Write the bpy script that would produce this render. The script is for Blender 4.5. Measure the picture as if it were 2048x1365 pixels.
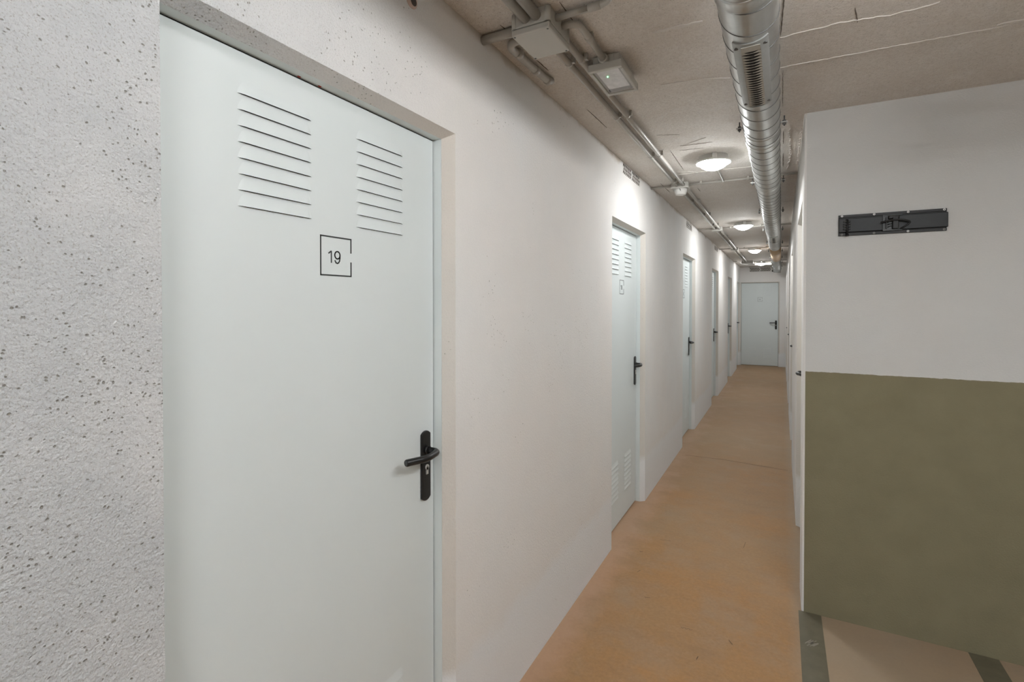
import bpy, bmesh, math, random
from mathutils import Vector, Matrix

for o in list(bpy.data.objects):
    bpy.data.objects.remove(o, do_unlink=True)
scene = bpy.context.scene
COL = scene.collection
PI = math.pi
rnd = random.Random(7)

# ------------------------------------------------------------------ camera
cam_data = bpy.data.cameras.new('camera')
cam = bpy.data.objects.new('camera', cam_data)
COL.objects.link(cam)
cam.location = (0.0, 0.0, 1.525)
cam.rotation_euler = (PI / 2 - 0.0119, 0.0, 0.4908)
cam_data.sensor_width = 36.0
cam_data.lens = 1008.16 / 2048 * 36.0
cam_data.shift_y = -0.0301
cam_data.clip_start = 0.02
scene.camera = cam

# ------------------------------------------------------------------ world and exposure
world = bpy.data.worlds.new('world')
world.use_nodes = True
world.node_tree.nodes['Background'].inputs[0].default_value = (0.9, 0.95, 1.0, 1)
world.node_tree.nodes['Background'].inputs[1].default_value = 0.0
scene.world = world
vs = scene.view_settings
vs.view_transform = 'Standard'
vs.look = 'None'
vs.exposure = 1.65
vs.gamma = 1.0
vs.use_curve_mapping = False
DOME = 32.5          # radiance of the dome lamps' diffusers
TUBES = [            # garage tube lamps: centre, turn, radiance
    ((0.75, 1.0, 2.462), PI / 2, 6.9),
    ((0.74, -1.35, 2.462), 0.0, 15.0),
]

# ------------------------------------------------------------------ numbers measured from the place
XL = -0.924          # left wall face
XR = 0.095           # right corridor wall face
YF = 2.871           # wall facing the garage
YE = 13.85           # end wall face
ZC = 2.462           # ceiling
DW, DH = 0.871, 2.071  # door opening
LEAF_Y = 0.064       # leaf recess

# ------------------------------------------------------------------ materials
def new_mat(name):
    m = bpy.data.materials.new(name)
    m.use_nodes = True
    nt = m.node_tree
    return m, nt, nt.nodes['Principled BSDF']

def N(nt, kind, **kw):
    n = nt.nodes.new(kind)
    for k, v in kw.items():
        if k in n.inputs:
            n.inputs[k].default_value = v
        else:
            setattr(n, k, v)
    return n

def coords(nt):
    return N(nt, 'ShaderNodeTexCoord').outputs['Object']

def noise(nt, vec, scale, detail=4.0, rough=0.55):
    n = N(nt, 'ShaderNodeTexNoise')
    n.inputs['Scale'].default_value = scale
    n.inputs['Detail'].default_value = detail
    n.inputs['Roughness'].default_value = rough
    nt.links.new(vec, n.inputs['Vector'])
    return n.outputs['Fac']

def ramp(nt, fac, p0, p1, v0=0.0, v1=1.0):
    n = N(nt, 'ShaderNodeMapRange')
    n.inputs['From Min'].default_value = p0
    n.inputs['From Max'].default_value = p1
    n.inputs['To Min'].default_value = v0
    n.inputs['To Max'].default_value = v1
    nt.links.new(fac, n.inputs['Value'])
    return n.outputs['Result']

def mixc(nt, fac, a, b):
    n = N(nt, 'ShaderNodeMix', data_type='RGBA')
    if isinstance(fac, (int, float)):
        n.inputs['Factor'].default_value = fac
    else:
        nt.links.new(fac, n.inputs['Factor'])
    for idx, v in ((6, a), (7, b)):
        if isinstance(v, tuple):
            n.inputs[idx].default_value = (*v, 1)
        else:
            nt.links.new(v, n.inputs[idx])
    return n.outputs[2]

def math_n(nt, op, a, b=None):
    n = N(nt, 'ShaderNodeMath', operation=op)
    for i, v in enumerate((a, b)):
        if v is None:
            continue
        if isinstance(v, (int, float)):
            n.inputs[i].default_value = v
        else:
            nt.links.new(v, n.inputs[i])
    return n.outputs[0]

def bump(nt, bsdf, height, strength, dist, prev=None):
    n = N(nt, 'ShaderNodeBump')
    n.inputs['Strength'].default_value = strength
    n.inputs['Distance'].default_value = dist
    nt.links.new(height, n.inputs['Height'])
    if prev:
        nt.links.new(prev, n.inputs['Normal'])
    nt.links.new(n.outputs['Normal'], bsdf.inputs['Normal'])
    return n.outputs['Normal']

def plain(name, col, rough=0.5, metal=0.0, var=0.06, scale=30.0, bmp=0.0):
    m, nt, b = new_mat(name)
    v = coords(nt)
    f = noise(nt, v, scale)
    dark = tuple(c * (1 - var) for c in col)
    lite = tuple(min(1, c * (1 + var)) for c in col)
    nt.links.new(mixc(nt, ramp(nt, f, 0.3, 0.7), dark, lite), b.inputs['Base Color'])
    b.inputs['Roughness'].default_value = rough
    b.inputs['Metallic'].default_value = metal
    if bmp:
        bump(nt, b, noise(nt, v, scale * 6), 0.5, bmp)
    return m

def stucco(name, col, green=False, pits=True):
    m, nt, b = new_mat(name)
    v = coords(nt)
    sep = N(nt, 'ShaderNodeSeparateXYZ')
    nt.links.new(v, sep.inputs[0])
    big = noise(nt, v, 1.6, 3.0)
    mid = noise(nt, v, 7.0, 5.0)
    c = mixc(nt, ramp(nt, big, 0.35, 0.68), tuple(x * k for x, k in zip(col, (1.0, 0.97, 0.95))), col)
    c = mixc(nt, ramp(nt, mid, 0.35, 0.75, 0.0, 0.35), c, tuple(x * 0.93 for x in col))
    if pits:
        near = ramp(nt, math_n(nt, 'ADD', sep.outputs[1], math_n(nt, 'MULTIPLY', math_n(nt, 'SUBTRACT', mid, 0.5), 0.5)), 0.35, 1.3, 1.0, 0.0)
        c = mixc(nt, near, c, mixc(nt, ramp(nt, mid, 0.35, 0.75), (0.595, 0.615, 0.63), (0.655, 0.668, 0.68)))
        foot = math_n(nt, 'ADD', sep.outputs[2], math_n(nt, 'MULTIPLY', math_n(nt, 'SUBTRACT', mid, 0.5), 0.12))
        c = mixc(nt, math_n(nt, 'MULTIPLY', ramp(nt, foot, 0.30, 0.36, 0.9, 0.0), math_n(nt, 'SUBTRACT', 1.0, near)), c, (0.84, 0.86, 0.875))
    grain = noise(nt, v, 260.0, 3.0, 0.6)
    lump = noise(nt, v, 140.0, 3.0, 0.5)
    h = math_n(nt, 'ADD', math_n(nt, 'MULTIPLY', grain, 0.45), lump)
    if pits:
        h = math_n(nt, 'MULTIPLY', h, math_n(nt, 'ADD', math_n(nt, 'MULTIPLY', near, 1.0), 0.4))
    if pits:
        vo = N(nt, 'ShaderNodeTexVoronoi', feature='F1')
        vo.inputs['Scale'].default_value = 190.0
        jt = N(nt, 'ShaderNodeTexNoise')
        jt.inputs['Scale'].default_value = 9.0
        nt.links.new(v, jt.inputs['Vector'])
        va = N(nt, 'ShaderNodeVectorMath', operation='MULTIPLY_ADD')
        nt.links.new(jt.outputs['Color'], va.inputs[0])
        va.inputs[1].default_value = (0.09, 0.05, 0.05)
        nt.links.new(v, va.inputs[2])
        nt.links.new(va.outputs[0], vo.inputs['Vector'])
        sc = N(nt, 'ShaderNodeSeparateColor')
        nt.links.new(vo.outputs['Color'], sc.inputs[0])
        clump = ramp(nt, noise(nt, v, 4.0, 2.0), 0.38, 0.68, 0.97, 0.80)
        pick = math_n(nt, 'GREATER_THAN', math_n(nt, 'ADD', sc.outputs[0], math_n(nt, 'MULTIPLY', near, 0.16)), math_n(nt, 'ADD', clump, 0.145))
        hole = ramp(nt, vo.outputs['Distance'], 0.22, 0.42, 1.0, 0.0)
        pit = math_n(nt, 'MULTIPLY', pick, hole)
        c = mixc(nt, math_n(nt, 'MULTIPLY', pit, 0.75), c, (0.25, 0.23, 0.19))
        h = math_n(nt, 'SUBTRACT', h, math_n(nt, 'MULTIPLY', pit, 0.8))
        speck = ramp(nt, noise(nt, v, 330.0, 2.0, 0.6), 0.56, 0.68, 0.0, 0.60)
        c = mixc(nt, math_n(nt, 'MULTIPLY', speck, math_n(nt, 'ADD', math_n(nt, 'MULTIPLY', near, 0.8), 0.2)), c, (0.34, 0.32, 0.29))
        # ceiling paint that strays onto the top of the wall in an uneven edge
        edge = math_n(nt, 'ADD', sep.outputs[2], math_n(nt, 'MULTIPLY', math_n(nt, 'SUBTRACT', noise(nt, v, 5.0, 4.0), 0.5), 0.16))
        c = mixc(nt, ramp(nt, edge, 2.440, 2.475), c, (0.60, 0.54, 0.47))
    if green:
        edge = math_n(nt, 'ADD', sep.outputs[2], math_n(nt, 'MULTIPLY', math_n(nt, 'SUBTRACT', noise(nt, v, 40.0, 2.0), 0.5), 0.006))
        g = mixc(nt, ramp(nt, mid, 0.3, 0.7), (0.245, 0.222, 0.140), (0.275, 0.250, 0.160))
        c = mixc(nt, math_n(nt, 'LESS_THAN', edge, 1.1943), c, g)
    nt.links.new(c, b.inputs['Base Color'])
    b.inputs['Roughness'].default_value = 0.85
    b.inputs['Specular IOR Level'].default_value = 0.25
    bump(nt, b, h, 0.8 if pits else 0.4, 0.004)
    return m

def ceiling_mat():
    m, nt, b = new_mat('painted_concrete')
    v = coords(nt)
    big = noise(nt, v, 1.3, 5.0, 0.6)
    mid = noise(nt, v, 4.5, 6.0, 0.65)
    c = mixc(nt, ramp(nt, big, 0.36, 0.64), (0.76, 0.71, 0.655), (0.86, 0.83, 0.79))
    c = mixc(nt, ramp(nt, mid, 0.56, 0.60, 0.0, 0.30), c, (0.88, 0.865, 0.84))
    grain = noise(nt, v, 220.0, 3.0)
    gr2 = noise(nt, v, 90.0, 4.0, 0.7)
    c = mixc(nt, ramp(nt, gr2, 0.35, 0.70, 0.0, 0.42), c, (0.50, 0.44, 0.375))
    c = mixc(nt, ramp(nt, grain, 0.60, 0.70, 0.0, 0.6), c, (0.27, 0.23, 0.19))
    nt.links.new(c, b.inputs['Base Color'])
    b.inputs['Roughness'].default_value = 0.8
    b.inputs['Specular IOR Level'].default_value = 0.3
    h = math_n(nt, 'ADD', math_n(nt, 'ADD', math_n(nt, 'MULTIPLY', grain, 0.5), mid), math_n(nt, 'MULTIPLY', gr2, 0.8))
    bump(nt, b, h, 0.6, 0.008)
    return m

def floor_mat():
    m, nt, b = new_mat('ochre_concrete')
    v = coords(nt)
    big = noise(nt, v, 1.1, 5.0, 0.6)
    mid = noise(nt, v, 5.0, 6.0, 0.65)
    fine = noise(nt, v, 60.0, 5.0, 0.7)
    c = mixc(nt, ramp(nt, big, 0.36, 0.64), (0.465, 0.248, 0.096), (0.42, 0.262, 0.130))
    c = mixc(nt, ramp(nt, mid, 0.45, 0.72, 0.0, 0.75), c, (0.42, 0.30, 0.20))
    c = mixc(nt, ramp(nt, fine, 0.35, 0.75, 0.0, 0.50), c, (0.27, 0.150, 0.070))
    # long trowel streaks
    mp = N(nt, 'ShaderNodeMapping')
    mp.inputs['Scale'].default_value = (5.0, 10.0, 1.0)
    mp.inputs['Rotation'].default_value = (0, 0, 0.5)
    nt.links.new(v, mp.inputs['Vector'])
    st = noise(nt, mp.outputs[0], 1.0, 6.0, 0.7)
    c = mixc(nt, ramp(nt, st, 0.48, 0.75, 0.0, 0.5), c, (0.31, 0.18, 0.092))
    blot = noise(nt, v, 2.6, 6.0, 0.7)
    c = mixc(nt, ramp(nt, blot, 0.50, 0.66, 0.0, 0.45), c, (0.40, 0.29, 0.19))
    sx = N(nt, 'ShaderNodeSeparateXYZ')
    nt.links.new(v, sx.inputs[0])
    dust = math_n(nt, 'ADD', sx.outputs[0], math_n(nt, 'MULTIPLY', math_n(nt, 'SUBTRACT', mid, 0.5), 0.35))
    c = mixc(nt, ramp(nt, dust, -0.90, -0.76, 0.55, 0.0), c, (0.56, 0.37, 0.265))
    sy = N(nt, 'ShaderNodeSeparateXYZ')
    nt.links.new(v, sy.inputs[0])
    worn = ramp(nt, math_n(nt, 'ADD', sy.outputs[1], math_n(nt, 'MULTIPLY', big, 3.0)), 4.0, 8.0, 0.0, 0.6)
    c = mixc(nt, worn, c, (0.36, 0.265, 0.175))
    # the garage slab beyond the corridor mouth is greyer
    sep = N(nt, 'ShaderNodeSeparateXYZ')
    nt.links.new(v, sep.inputs[0])
    gx = ramp(nt, sep.outputs[0], 0.03, 0.14)
    c = mixc(nt, math_n(nt, 'MULTIPLY', gx, 0.7), c, (0.385, 0.325, 0.25))
    nt.links.new(c, b.inputs['Base Color'])
    nt.links.new(ramp(nt, mid, 0.3, 0.7, 0.55, 0.75), b.inputs['Roughness'])
    b.inputs['Specular IOR Level'].default_value = 0.3
    bump(nt, b, fine, 0.25, 0.002)
    return m

def metal_mat(name, col, rough):
    m, nt, b = new_mat(name)
    v = coords(nt)
    sp = noise(nt, v, 18.0, 4.0)
    c = mixc(nt, ramp(nt, sp, 0.3, 0.7), tuple(x * 0.88 for x in col), col)
    nt.links.new(c, b.inputs['Base Color'])
    b.inputs['Metallic'].default_value = 1.0
    nt.links.new(ramp(nt, noise(nt, v, 35.0, 3.0), 0.3, 0.7, rough - 0.06, rough + 0.08), b.inputs['Roughness'])
    return m

def emit(name, col, strength):
    m, nt, b = new_mat(name)
    b.inputs['Base Color'].default_value = (0.9, 0.9, 0.9, 1)
    b.inputs['Emission Color'].default_value = (*col, 1)
    b.inputs['Emission Strength'].default_value = strength
    b.inputs['Roughness'].default_value = 0.4
    return m

M = dict(
    wall=stucco('white_stucco', (0.84, 0.835, 0.82)),
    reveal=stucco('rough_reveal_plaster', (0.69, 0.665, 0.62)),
    front=stucco('smooth_wall_paint', (0.70, 0.71, 0.70), green=True, pits=False),
    ceil=ceiling_mat(), floor=floor_mat(),
    door=plain('door_enamel', (0.74, 0.795, 0.795), 0.58, 0, 0.012, 3.0, 0.0003),
    dark=plain('dark_gap', (0.012, 0.011, 0.010), 0.9),
    ink=plain('dark_print', (0.035, 0.04, 0.04), 0.6),
    black=plain('black_plastic', (0.012, 0.012, 0.012), 0.33),
    lock=plain('lock_metal', (0.62, 0.61, 0.58), 0.35, 0.4),
    galv=metal_mat('galvanised_steel', (0.58, 0.585, 0.57), 0.40),
    seam=plain('galvanised_seam', (0.13, 0.13, 0.127), 0.5, 0.5),  # dark colour carries the ridge's shadow along the duct's spiral seam
    grille=plain('grille_steel', (0.36, 0.37, 0.36), 0.5, 0.35),
    slat=plain('grille_slat', (0.46, 0.45, 0.41), 0.5, 0.2),
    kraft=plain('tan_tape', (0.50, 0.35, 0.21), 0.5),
    pvc=plain('grey_pvc', (0.46, 0.44, 0.40), 0.36, 0, 0.05, 8.0),
    box=plain('grey_box_plastic', (0.56, 0.55, 0.51), 0.4, 0, 0.03, 8.0),
    white=plain('white_plastic', (0.80, 0.79, 0.76), 0.35, 0, 0.03, 10.0),
    lens=plain('frosted_lens', (0.66, 0.64, 0.645), 0.3, 0, 0.14, 45.0),
    ridge=plain('white_plaster_ridge', (0.74, 0.70, 0.66), 0.8),
    slit=plain('dark_joint', (0.13, 0.10, 0.075), 0.9),
    scratch=plain('dull_scratch', (0.36, 0.31, 0.265), 0.9),
    crackf=plain('floor_joint', (0.215, 0.135, 0.08), 0.9),
    olive=plain('olive_floor_paint', (0.15, 0.135, 0.09), 0.6, 0, 0.12, 14.0),
    scrape=plain('scraped_paint', (0.30, 0.28, 0.23), 0.8),
    greyp=plain('grey_strip', (0.36, 0.345, 0.34), 0.4),
    brick=plain('vent_brick', (0.62, 0.59, 0.55), 0.8),
    steelblack=plain('black_coated_steel', (0.008, 0.011, 0.0125), 0.5, 0.0, 0.2, 25.0),
    steelmat=plain('black_bare_steel', (0.009, 0.009, 0.009), 0.5),
    greyplate=plain('grey_mechanism', (0.055, 0.06, 0.06), 0.45, 0.2),
    rivet=plain('white_washer', (0.75, 0.75, 0.74), 0.4),
    rivetdull=plain('grey_washer', (0.22, 0.21, 0.19), 0.5),
    red=plain('red_mark', (0.5, 0.05, 0.03), 0.7),
    led=emit('green_led', (0.12, 1.0, 0.28), 9.0),
    dome=emit('lit_dome', (0.98, 0.99, 0.995), DOME),
)

# ------------------------------------------------------------------ mesh helpers
class MB:
    """collects shapes; build() links them as one mesh object"""
    def __init__(self):
        self.bm = bmesh.new()
        self.mi = 0

    def _tag(self, verts):
        fs = set()
        for v in verts:
            fs.update(v.link_faces)
        for f in fs:
            f.material_index = self.mi

    def box(self, x0, x1, y0, y1, z0, z1, bev=0.0, seg=2):
        r = bmesh.ops.create_cube(self.bm, size=1.0)
        vv = r['verts']
        for v in vv:
            v.co = Vector(((x0 + x1) / 2 + v.co.x * (x1 - x0), (y0 + y1) / 2 + v.co.y * (y1 - y0), (z0 + z1) / 2 + v.co.z * (z1 - z0)))
        self._tag(vv)
        if bev:
            es = set()
            for v in vv:
                es.update(v.link_edges)
            bmesh.ops.bevel(self.bm, geom=list(es), offset=bev, segments=seg, affect='EDGES', profile=0.5, material=self.mi)
        return self

    def quad(self, *pts):
        f = self.bm.faces.new([self.bm.verts.new(p) for p in pts])
        f.material_index = self.mi
        return f

    def tube(self, pts, r, seg=12, cap=True):
        pts = [Vector(p) for p in pts]
        n = len(pts)
        rs = r if isinstance(r, (list, tuple)) else [r] * n
        ring_prev = None
        t0 = (pts[1] - pts[0]).normalized()
        up = Vector((0, 0, 1)) if abs(t0.z) < 0.9 else Vector((1, 0, 0))
        nrm = (up - t0 * up.dot(t0)).normalized()
        for i in range(n):
            if i == 0:
                t = t0
            elif i == n - 1:
                t = (pts[-1] - pts[-2]).normalized()
            else:
                t = ((pts[i + 1] - pts[i]).normalized() + (pts[i] - pts[i - 1]).normalized()).normalized()
            nrm = (nrm - t * nrm.dot(t)).normalized()
            bn = t.cross(nrm)
            ring = [self.bm.verts.new(pts[i] + (nrm * math.cos(2 * PI * k / seg) + bn * math.sin(2 * PI * k / seg)) * rs[i]) for k in range(seg)]
            if ring_prev:
                for k in range(seg):
                    f = self.bm.faces.new((ring_prev[k], ring_prev[(k + 1) % seg], ring[(k + 1) % seg], ring[k]))
                    f.smooth = True
                    f.material_index = self.mi
            elif cap:
                f = self.bm.faces.new(ring[::-1])
                f.material_index = self.mi
            ring_prev = ring
        if cap:
            f = self.bm.faces.new(ring_prev)
            f.material_index = self.mi
        return self

    def lathe(self, prof, c, axis='z', seg=32, smooth=True):
        """prof: list of (radius, height) along the axis"""
        c = Vector(c)
        prev = None
        for r, h in prof:
            ring = []
            for k in range(seg):
                a = 2 * PI * k / seg
                p = {'z': (r * math.cos(a), r * math.sin(a), h), 'y': (r * math.cos(a), h, r * math.sin(a)), 'x': (h, r * math.cos(a), r * math.sin(a))}[axis]
                ring.append(self.bm.verts.new(c + Vector(p)))
            if prev:
                for k in range(seg):
                    f = self.bm.faces.new((prev[k], prev[(k + 1) % seg], ring[(k + 1) % seg], ring[k]))
                    f.smooth = smooth
                    f.material_index = self.mi
            else:
                self.bm.faces.new(ring).material_index = self.mi
            prev = ring
        self.bm.faces.new(prev).material_index = self.mi
        return self

    def prism(self, outline, y0, y1):
        """outline in (x, z), extruded along y"""
        a = [self.bm.verts.new((x, y0, z)) for x, z in outline]
        b = [self.bm.verts.new((x, y1, z)) for x, z in outline]
        n = len(a)
        fs = [self.bm.faces.new(a), self.bm.faces.new(b[::-1])]
        for k in range(n):
            fs.append(self.bm.faces.new((a[k], b[k], b[(k + 1) % n], a[(k + 1) % n])))
        for f in fs:
            f.material_index = self.mi
        return self

    def ribbon(self, pts, width, y0, y1):
        """flat stroke in the (x, z) plane between depths y0 and y1"""
        for (x0, z0), (x1, z1) in zip(pts[:-1], pts[1:]):
            d = Vector((x1 - x0, 0, z1 - z0))
            L = d.length
            d.normalize()
            e = d * min(width / 2, L * 0.5) if len(pts) > 2 else d * 0
            n = Vector((-d.z, 0, d.x)) * width / 2
            A, B = Vector((x0, 0, z0)) - e, Vector((x1, 0, z1)) + e
            self.prism([((A + n).x, (A + n).z), ((B + n).x, (B + n).z), ((B - n).x, (B - n).z), ((A - n).x, (A - n).z)], y0, y1)
        return self

    def build(self, name, mats, parent=None, fix=True):
        if fix:
            bmesh.ops.recalc_face_normals(self.bm, faces=self.bm.faces[:])
        me = bpy.data.meshes.new(name)
        self.bm.to_mesh(me)
        self.bm.free()
        if not isinstance(mats, (list, tuple)):
            mats = [mats]
        for m in mats:
            me.materials.append(m)
        o = bpy.data.objects.new(name, me)
        COL.objects.link(o)
        if parent:
            o.parent = parent
        return o

def tag(o, label=None, cat=None, group=None, kind=None):
    if label: o['label'] = label
    if cat: o['category'] = cat
    if group: o['group'] = group
    if kind: o['kind'] = kind
    return o

def empty(name, loc=(0, 0, 0), rz=0.0, **kw):
    o = bpy.data.objects.new(name, None)
    o.empty_display_size = 0.05
    COL.objects.link(o)
    o.location = loc
    o.rotation_euler = (0, 0, rz)
    return tag(o, **kw)

def copy_tree(o, parent=None):
    c = o.copy()
    COL.objects.link(c)
    c.parent = parent
    for ch in list(o.children):
        copy_tree(ch, c)
    return c

def elbow(c, r, a0, a1, z, n=7):
    return [(c[0] + r * math.cos(a0 + (a1 - a0) * i / n), c[1] + r * math.sin(a0 + (a1 - a0) * i / n), z) for i in range(n + 1)]

# ------------------------------------------------------------------ setting
S = 'structure'
fl = MB().box(-1.35, 4.6, -3.8, 14.4, -0.15, 0.0).build('floor', M['floor'])
tag(fl, 'ochre and grey trowelled concrete floor', 'floor', kind=S)
ce = MB().box(-1.35, 4.6, -3.8, 14.4, ZC, ZC + 0.15).build('ceiling', M['ceil'])
tag(ce, 'patchy grey brown painted concrete ceiling', 'ceiling', kind=S)

def wall(name, mat, length, place, doors=(), holes=(), depth=0.20, z1=ZC, mirror=False):
    """wall in local (u along, y into the wall, z up); doors = left edges u; holes = (u0, u1, z0, z1)"""
    m = MB()
    rects = [(u, u + DW, 0.0, DH) for u in doors] + list(holes)
    us = sorted({0.0, length, *[r[0] for r in rects], *[r[1] for r in rects]})
    zs = sorted({0.0, z1, *[r[2] for r in rects], *[r[3] for r in rects]})
    for a, b in zip(us[:-1], us[1:]):
        for c, d in zip(zs[:-1], zs[1:]):
            mu, mz = (a + b) / 2, (c + d) / 2
            if any(r[0] < mu < r[1] and r[2] < mz < r[3] for r in rects):
                continue
            m.quad((a, 0, c), (b, 0, c), (b, 0, d), (a, 0, d))
            m.quad((a, depth, c), (a, depth, d), (b, depth, d), (b, depth, c))
    for u in doors:
        w, e = 0.029, 0.034
        wl_ = w if mirror else 0.0165
        wr_ = 0.0165 if mirror else w
        A, B = u, u + DW
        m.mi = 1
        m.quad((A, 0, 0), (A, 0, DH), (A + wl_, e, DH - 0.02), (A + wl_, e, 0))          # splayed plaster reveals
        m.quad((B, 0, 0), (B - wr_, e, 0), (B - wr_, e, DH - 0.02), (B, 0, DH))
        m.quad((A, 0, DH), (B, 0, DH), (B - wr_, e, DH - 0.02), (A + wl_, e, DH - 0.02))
        m.mi = 0
        m.quad((A, depth, 0), (A, e, 0), (A, e, DH), (A, depth, DH))
        m.quad((B, depth, 0), (B, depth, DH), (B, e, DH), (B, e, 0))
        m.quad((A, depth, DH), (A, e, DH), (B, e, DH), (B, depth, DH))
    for (a, b, c, d) in holes:
        for p, q in (((a, c), (b, c)), ((b, c), (b, d)), ((b, d), (a, d)), ((a, d), (a, c))):
            m.quad((p[0], 0, p[1]), (q[0], 0, q[1]), (q[0], depth, q[1]), (p[0], depth, p[1]))
    for u in (0.0, length):
        m.quad((u, 0, 0), (u, 0, z1), (u, depth, z1), (u, depth, 0))
    m.quad((0, 0, z1), (length, 0, z1), (length, depth, z1), (0, depth, z1))
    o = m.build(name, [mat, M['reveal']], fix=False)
    M4 = place
    o.data.transform(M4)
    o.data.update()
    return o

def flip_ok(o):
    bm = bmesh.new(); bm.from_mesh(o.data)
    bmesh.ops.remove_doubles(bm, verts=bm.verts[:], dist=1e-5)
    bmesh.ops.recalc_face_normals(bm, faces=bm.faces[:])
    bm.to_mesh(o.data); bm.free()

Y0 = -3.6
LDOORS = [1.344 - DW, 3.9125 - DW, 6.456 - DW, 9.0 - DW, 11.56 - DW, 13.838 - DW]    # left edges (world y)
RDOORS = [3.97, 6.45, 8.85, 11.3]                                                     # far edges (world y)
VENTS = [(3.275, 3.725, 2.388, 2.462 - 0.004, 'hole'), (5.78, 6.18, 2.368, 2.448, 'slot'), (8.42, 8.90, 2.376, 2.450, 'slot')]
place_left = Matrix.Translation((XL, Y0, 0)) @ Matrix.Rotation(PI / 2, 4, 'Z')
wl = wall('wall_left', M['wall'], YE + 0.2 - Y0, place_left, [y - Y0 for y in LDOORS],
          [(a - Y0, b - Y0, c, d) for a, b, c, d, k in VENTS])
tag(wl, 'long white stuccoed wall on the left with six doors', 'wall', kind=S)
CH = 0.008
place_right = Matrix.Translation((XR, YE + 0.2, 0)) @ Matrix.Rotation(-PI / 2, 4, 'Z')
wr = wall('wall_right', M['wall'], YE + 0.2 - YF - CH, place_right, [YE + 0.2 - y for y in RDOORS], depth=0.18, mirror=True)
tag(wr, 'narrow white corridor wall on the right', 'wall', kind=S)
cor = MB()
cor.quad((XR, YF + CH, 0), (XR + CH * 0.3, YF + CH * 0.3, 0), (XR + CH * 0.3, YF + CH * 0.3, ZC), (XR, YF + CH, ZC))
cor.quad((XR + CH * 0.3, YF + CH * 0.3, 0), (XR + CH + 0.003, YF, 0), (XR + CH + 0.003, YF, ZC), (XR + CH * 0.3, YF + CH * 0.3, ZC))
co = cor.build('corner_bead', M['wall'], wr)
wf = MB().box(XR + CH + 0.003, 4.4, YF, YF + 0.15, 0, ZC).build('wall_front', M['front'])
tag(wf, 'wall facing the garage, white above an olive green dado', 'wall', kind=S)
END_U = XL - 0.0
we = wall('wall_end', M['wall'], XR + 0.2 - (XL - 0.2), Matrix.Translation((XL - 0.2, YE, 0)), [-0.906 - (XL - 0.2)],
          [(-0.70 - (XL - 0.2), -0.232 - (XL - 0.2), 2.333, 2.430)])
tag(we, 'short white wall closing the far end of the corridor', 'wall', kind=S)
wb = MB().box(-1.1, 4.6, Y0 - 0.15, Y0, 0, ZC).build('wall_back', M['wall'])
tag(wb, 'garage wall behind the viewer', 'wall', kind=S)
wg = MB().box(4.4, 4.55, Y0, YF + 0.15, 0, ZC).build('wall_garage', M['wall'])
tag(wg, 'far garage wall on the right', 'wall', kind=S)
for o in (wl, wr, we):
    flip_ok(o)

# small hole with a torn rim high on the left wall
h = MB()
h.lathe([(0.026, 0.0), (0.024, 0.0018), (0.013, 0.0012)], (XL, 1.128, 2.385), 'x', 20)
h.build('torn_rim', plain('pink_rim', (0.62, 0.47, 0.40), 0.9), wl)
h = MB()
h.lathe([(0.0125, 0.0), (0.0125, 0.0022)], (XL, 1.136, 2.382), 'x', 16)
h.build('drilled_hole', plain('hole_shade', (0.07, 0.055, 0.05), 0.9), wl)

# ceiling marks: white plaster ridges and dark board joints, each part of the ceiling
def ceiling_strip(name, pts, w, mat, jag=0.0, t=0.0025, rough=0.45):
    m = MB()
    fine = []
    for (x0, y0), (x1, y1) in zip(pts[:-1], pts[1:]):
        n = max(2, int(math.hypot(x1 - x0, y1 - y0) / 0.012))
        for i in range(n):
            fine.append((x0 + (x1 - x0) * i / n, y0 + (y1 - y0) * i / n))
    fine.append(pts[-1])
    L = []
    for i, (x, y) in enumerate(fine):
        a = fine[max(0, i - 1)]; b = fine[min(len(fine) - 1, i + 1)]
        d = Vector((b[0] - a[0], b[1] - a[1])).normalized()
        nn = Vector((-d.y, d.x))
        taper = min(1.0, 4.0 * min(i, len(fine) - 1 - i) / len(fine) + 0.25)
        j = rnd.uniform(-jag, jag)
        ww = w * taper * rnd.uniform(1.0 - rough, 1.0 + rough * 0.6) / 2
        p = Vector((x, y)) + nn * j
        L.append((p + nn * ww, p - nn * ww))
    for (a, b), (c, d) in zip(L[:-1], L[1:]):
        m.quad((a.x, a.y, ZC - t), (b.x, b.y, ZC - t), (d.x, d.y, ZC - t), (c.x, c.y, ZC - t))
        m.quad((a.x, a.y, ZC), (a.x, a.y, ZC - t), (c.x, c.y, ZC - t), (c.x, c.y, ZC))
        m.quad((b.x, b.y, ZC), (d.x, d.y, ZC), (d.x, d.y, ZC - t), (b.x, b.y, ZC - t))
    return m.build(name, mat, ce)

for pts, w, j in [([(-0.009, 2.015), (0.167, 2.002), (0.318, 2.027), (0.428, 2.012)], 0.0055, 0.004),
                  ([(-0.01, 2.268), (0.373, 2.277), (0.633, 2.285), (0.702, 2.279)], 0.0055, 0.003),
                  ([(0.633, 2.262), (0.80, 2.275)], 0.014, 0.004),
                  ([(-0.397, 1.770), (-0.235, 1.777)], 0.016, 0.003),
                  ([(-0.457, 2.205), (-0.300, 2.225), (-0.192, 2.271)], 0.0025, 0.002),
                  ([(-0.688, 3.706), (-0.589, 3.728), (-0.531, 3.790), (-0.179, 3.800)], 0.012, 0.004),
                  ([(-0.703, 3.792), (-0.555, 3.793)], 0.008, 0.003),
                  ([(-0.489, 3.091), (-0.379, 3.02)], 0.006, 0.003),
                  ([(0.03, 3.05), (0.045, 3.6), (0.03, 4.0)], 0.0035, 0.006),
                  ([(0.092, 3.05), (0.088, 3.4), (0.09, 3.9)], 0.003, 0.005),
                  ([(0.01, 5.25), (0.09, 5.24)], 0.02, 0.003)]:
    ceiling_strip('plaster_ridge', pts, w, M['ridge'], j)
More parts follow.
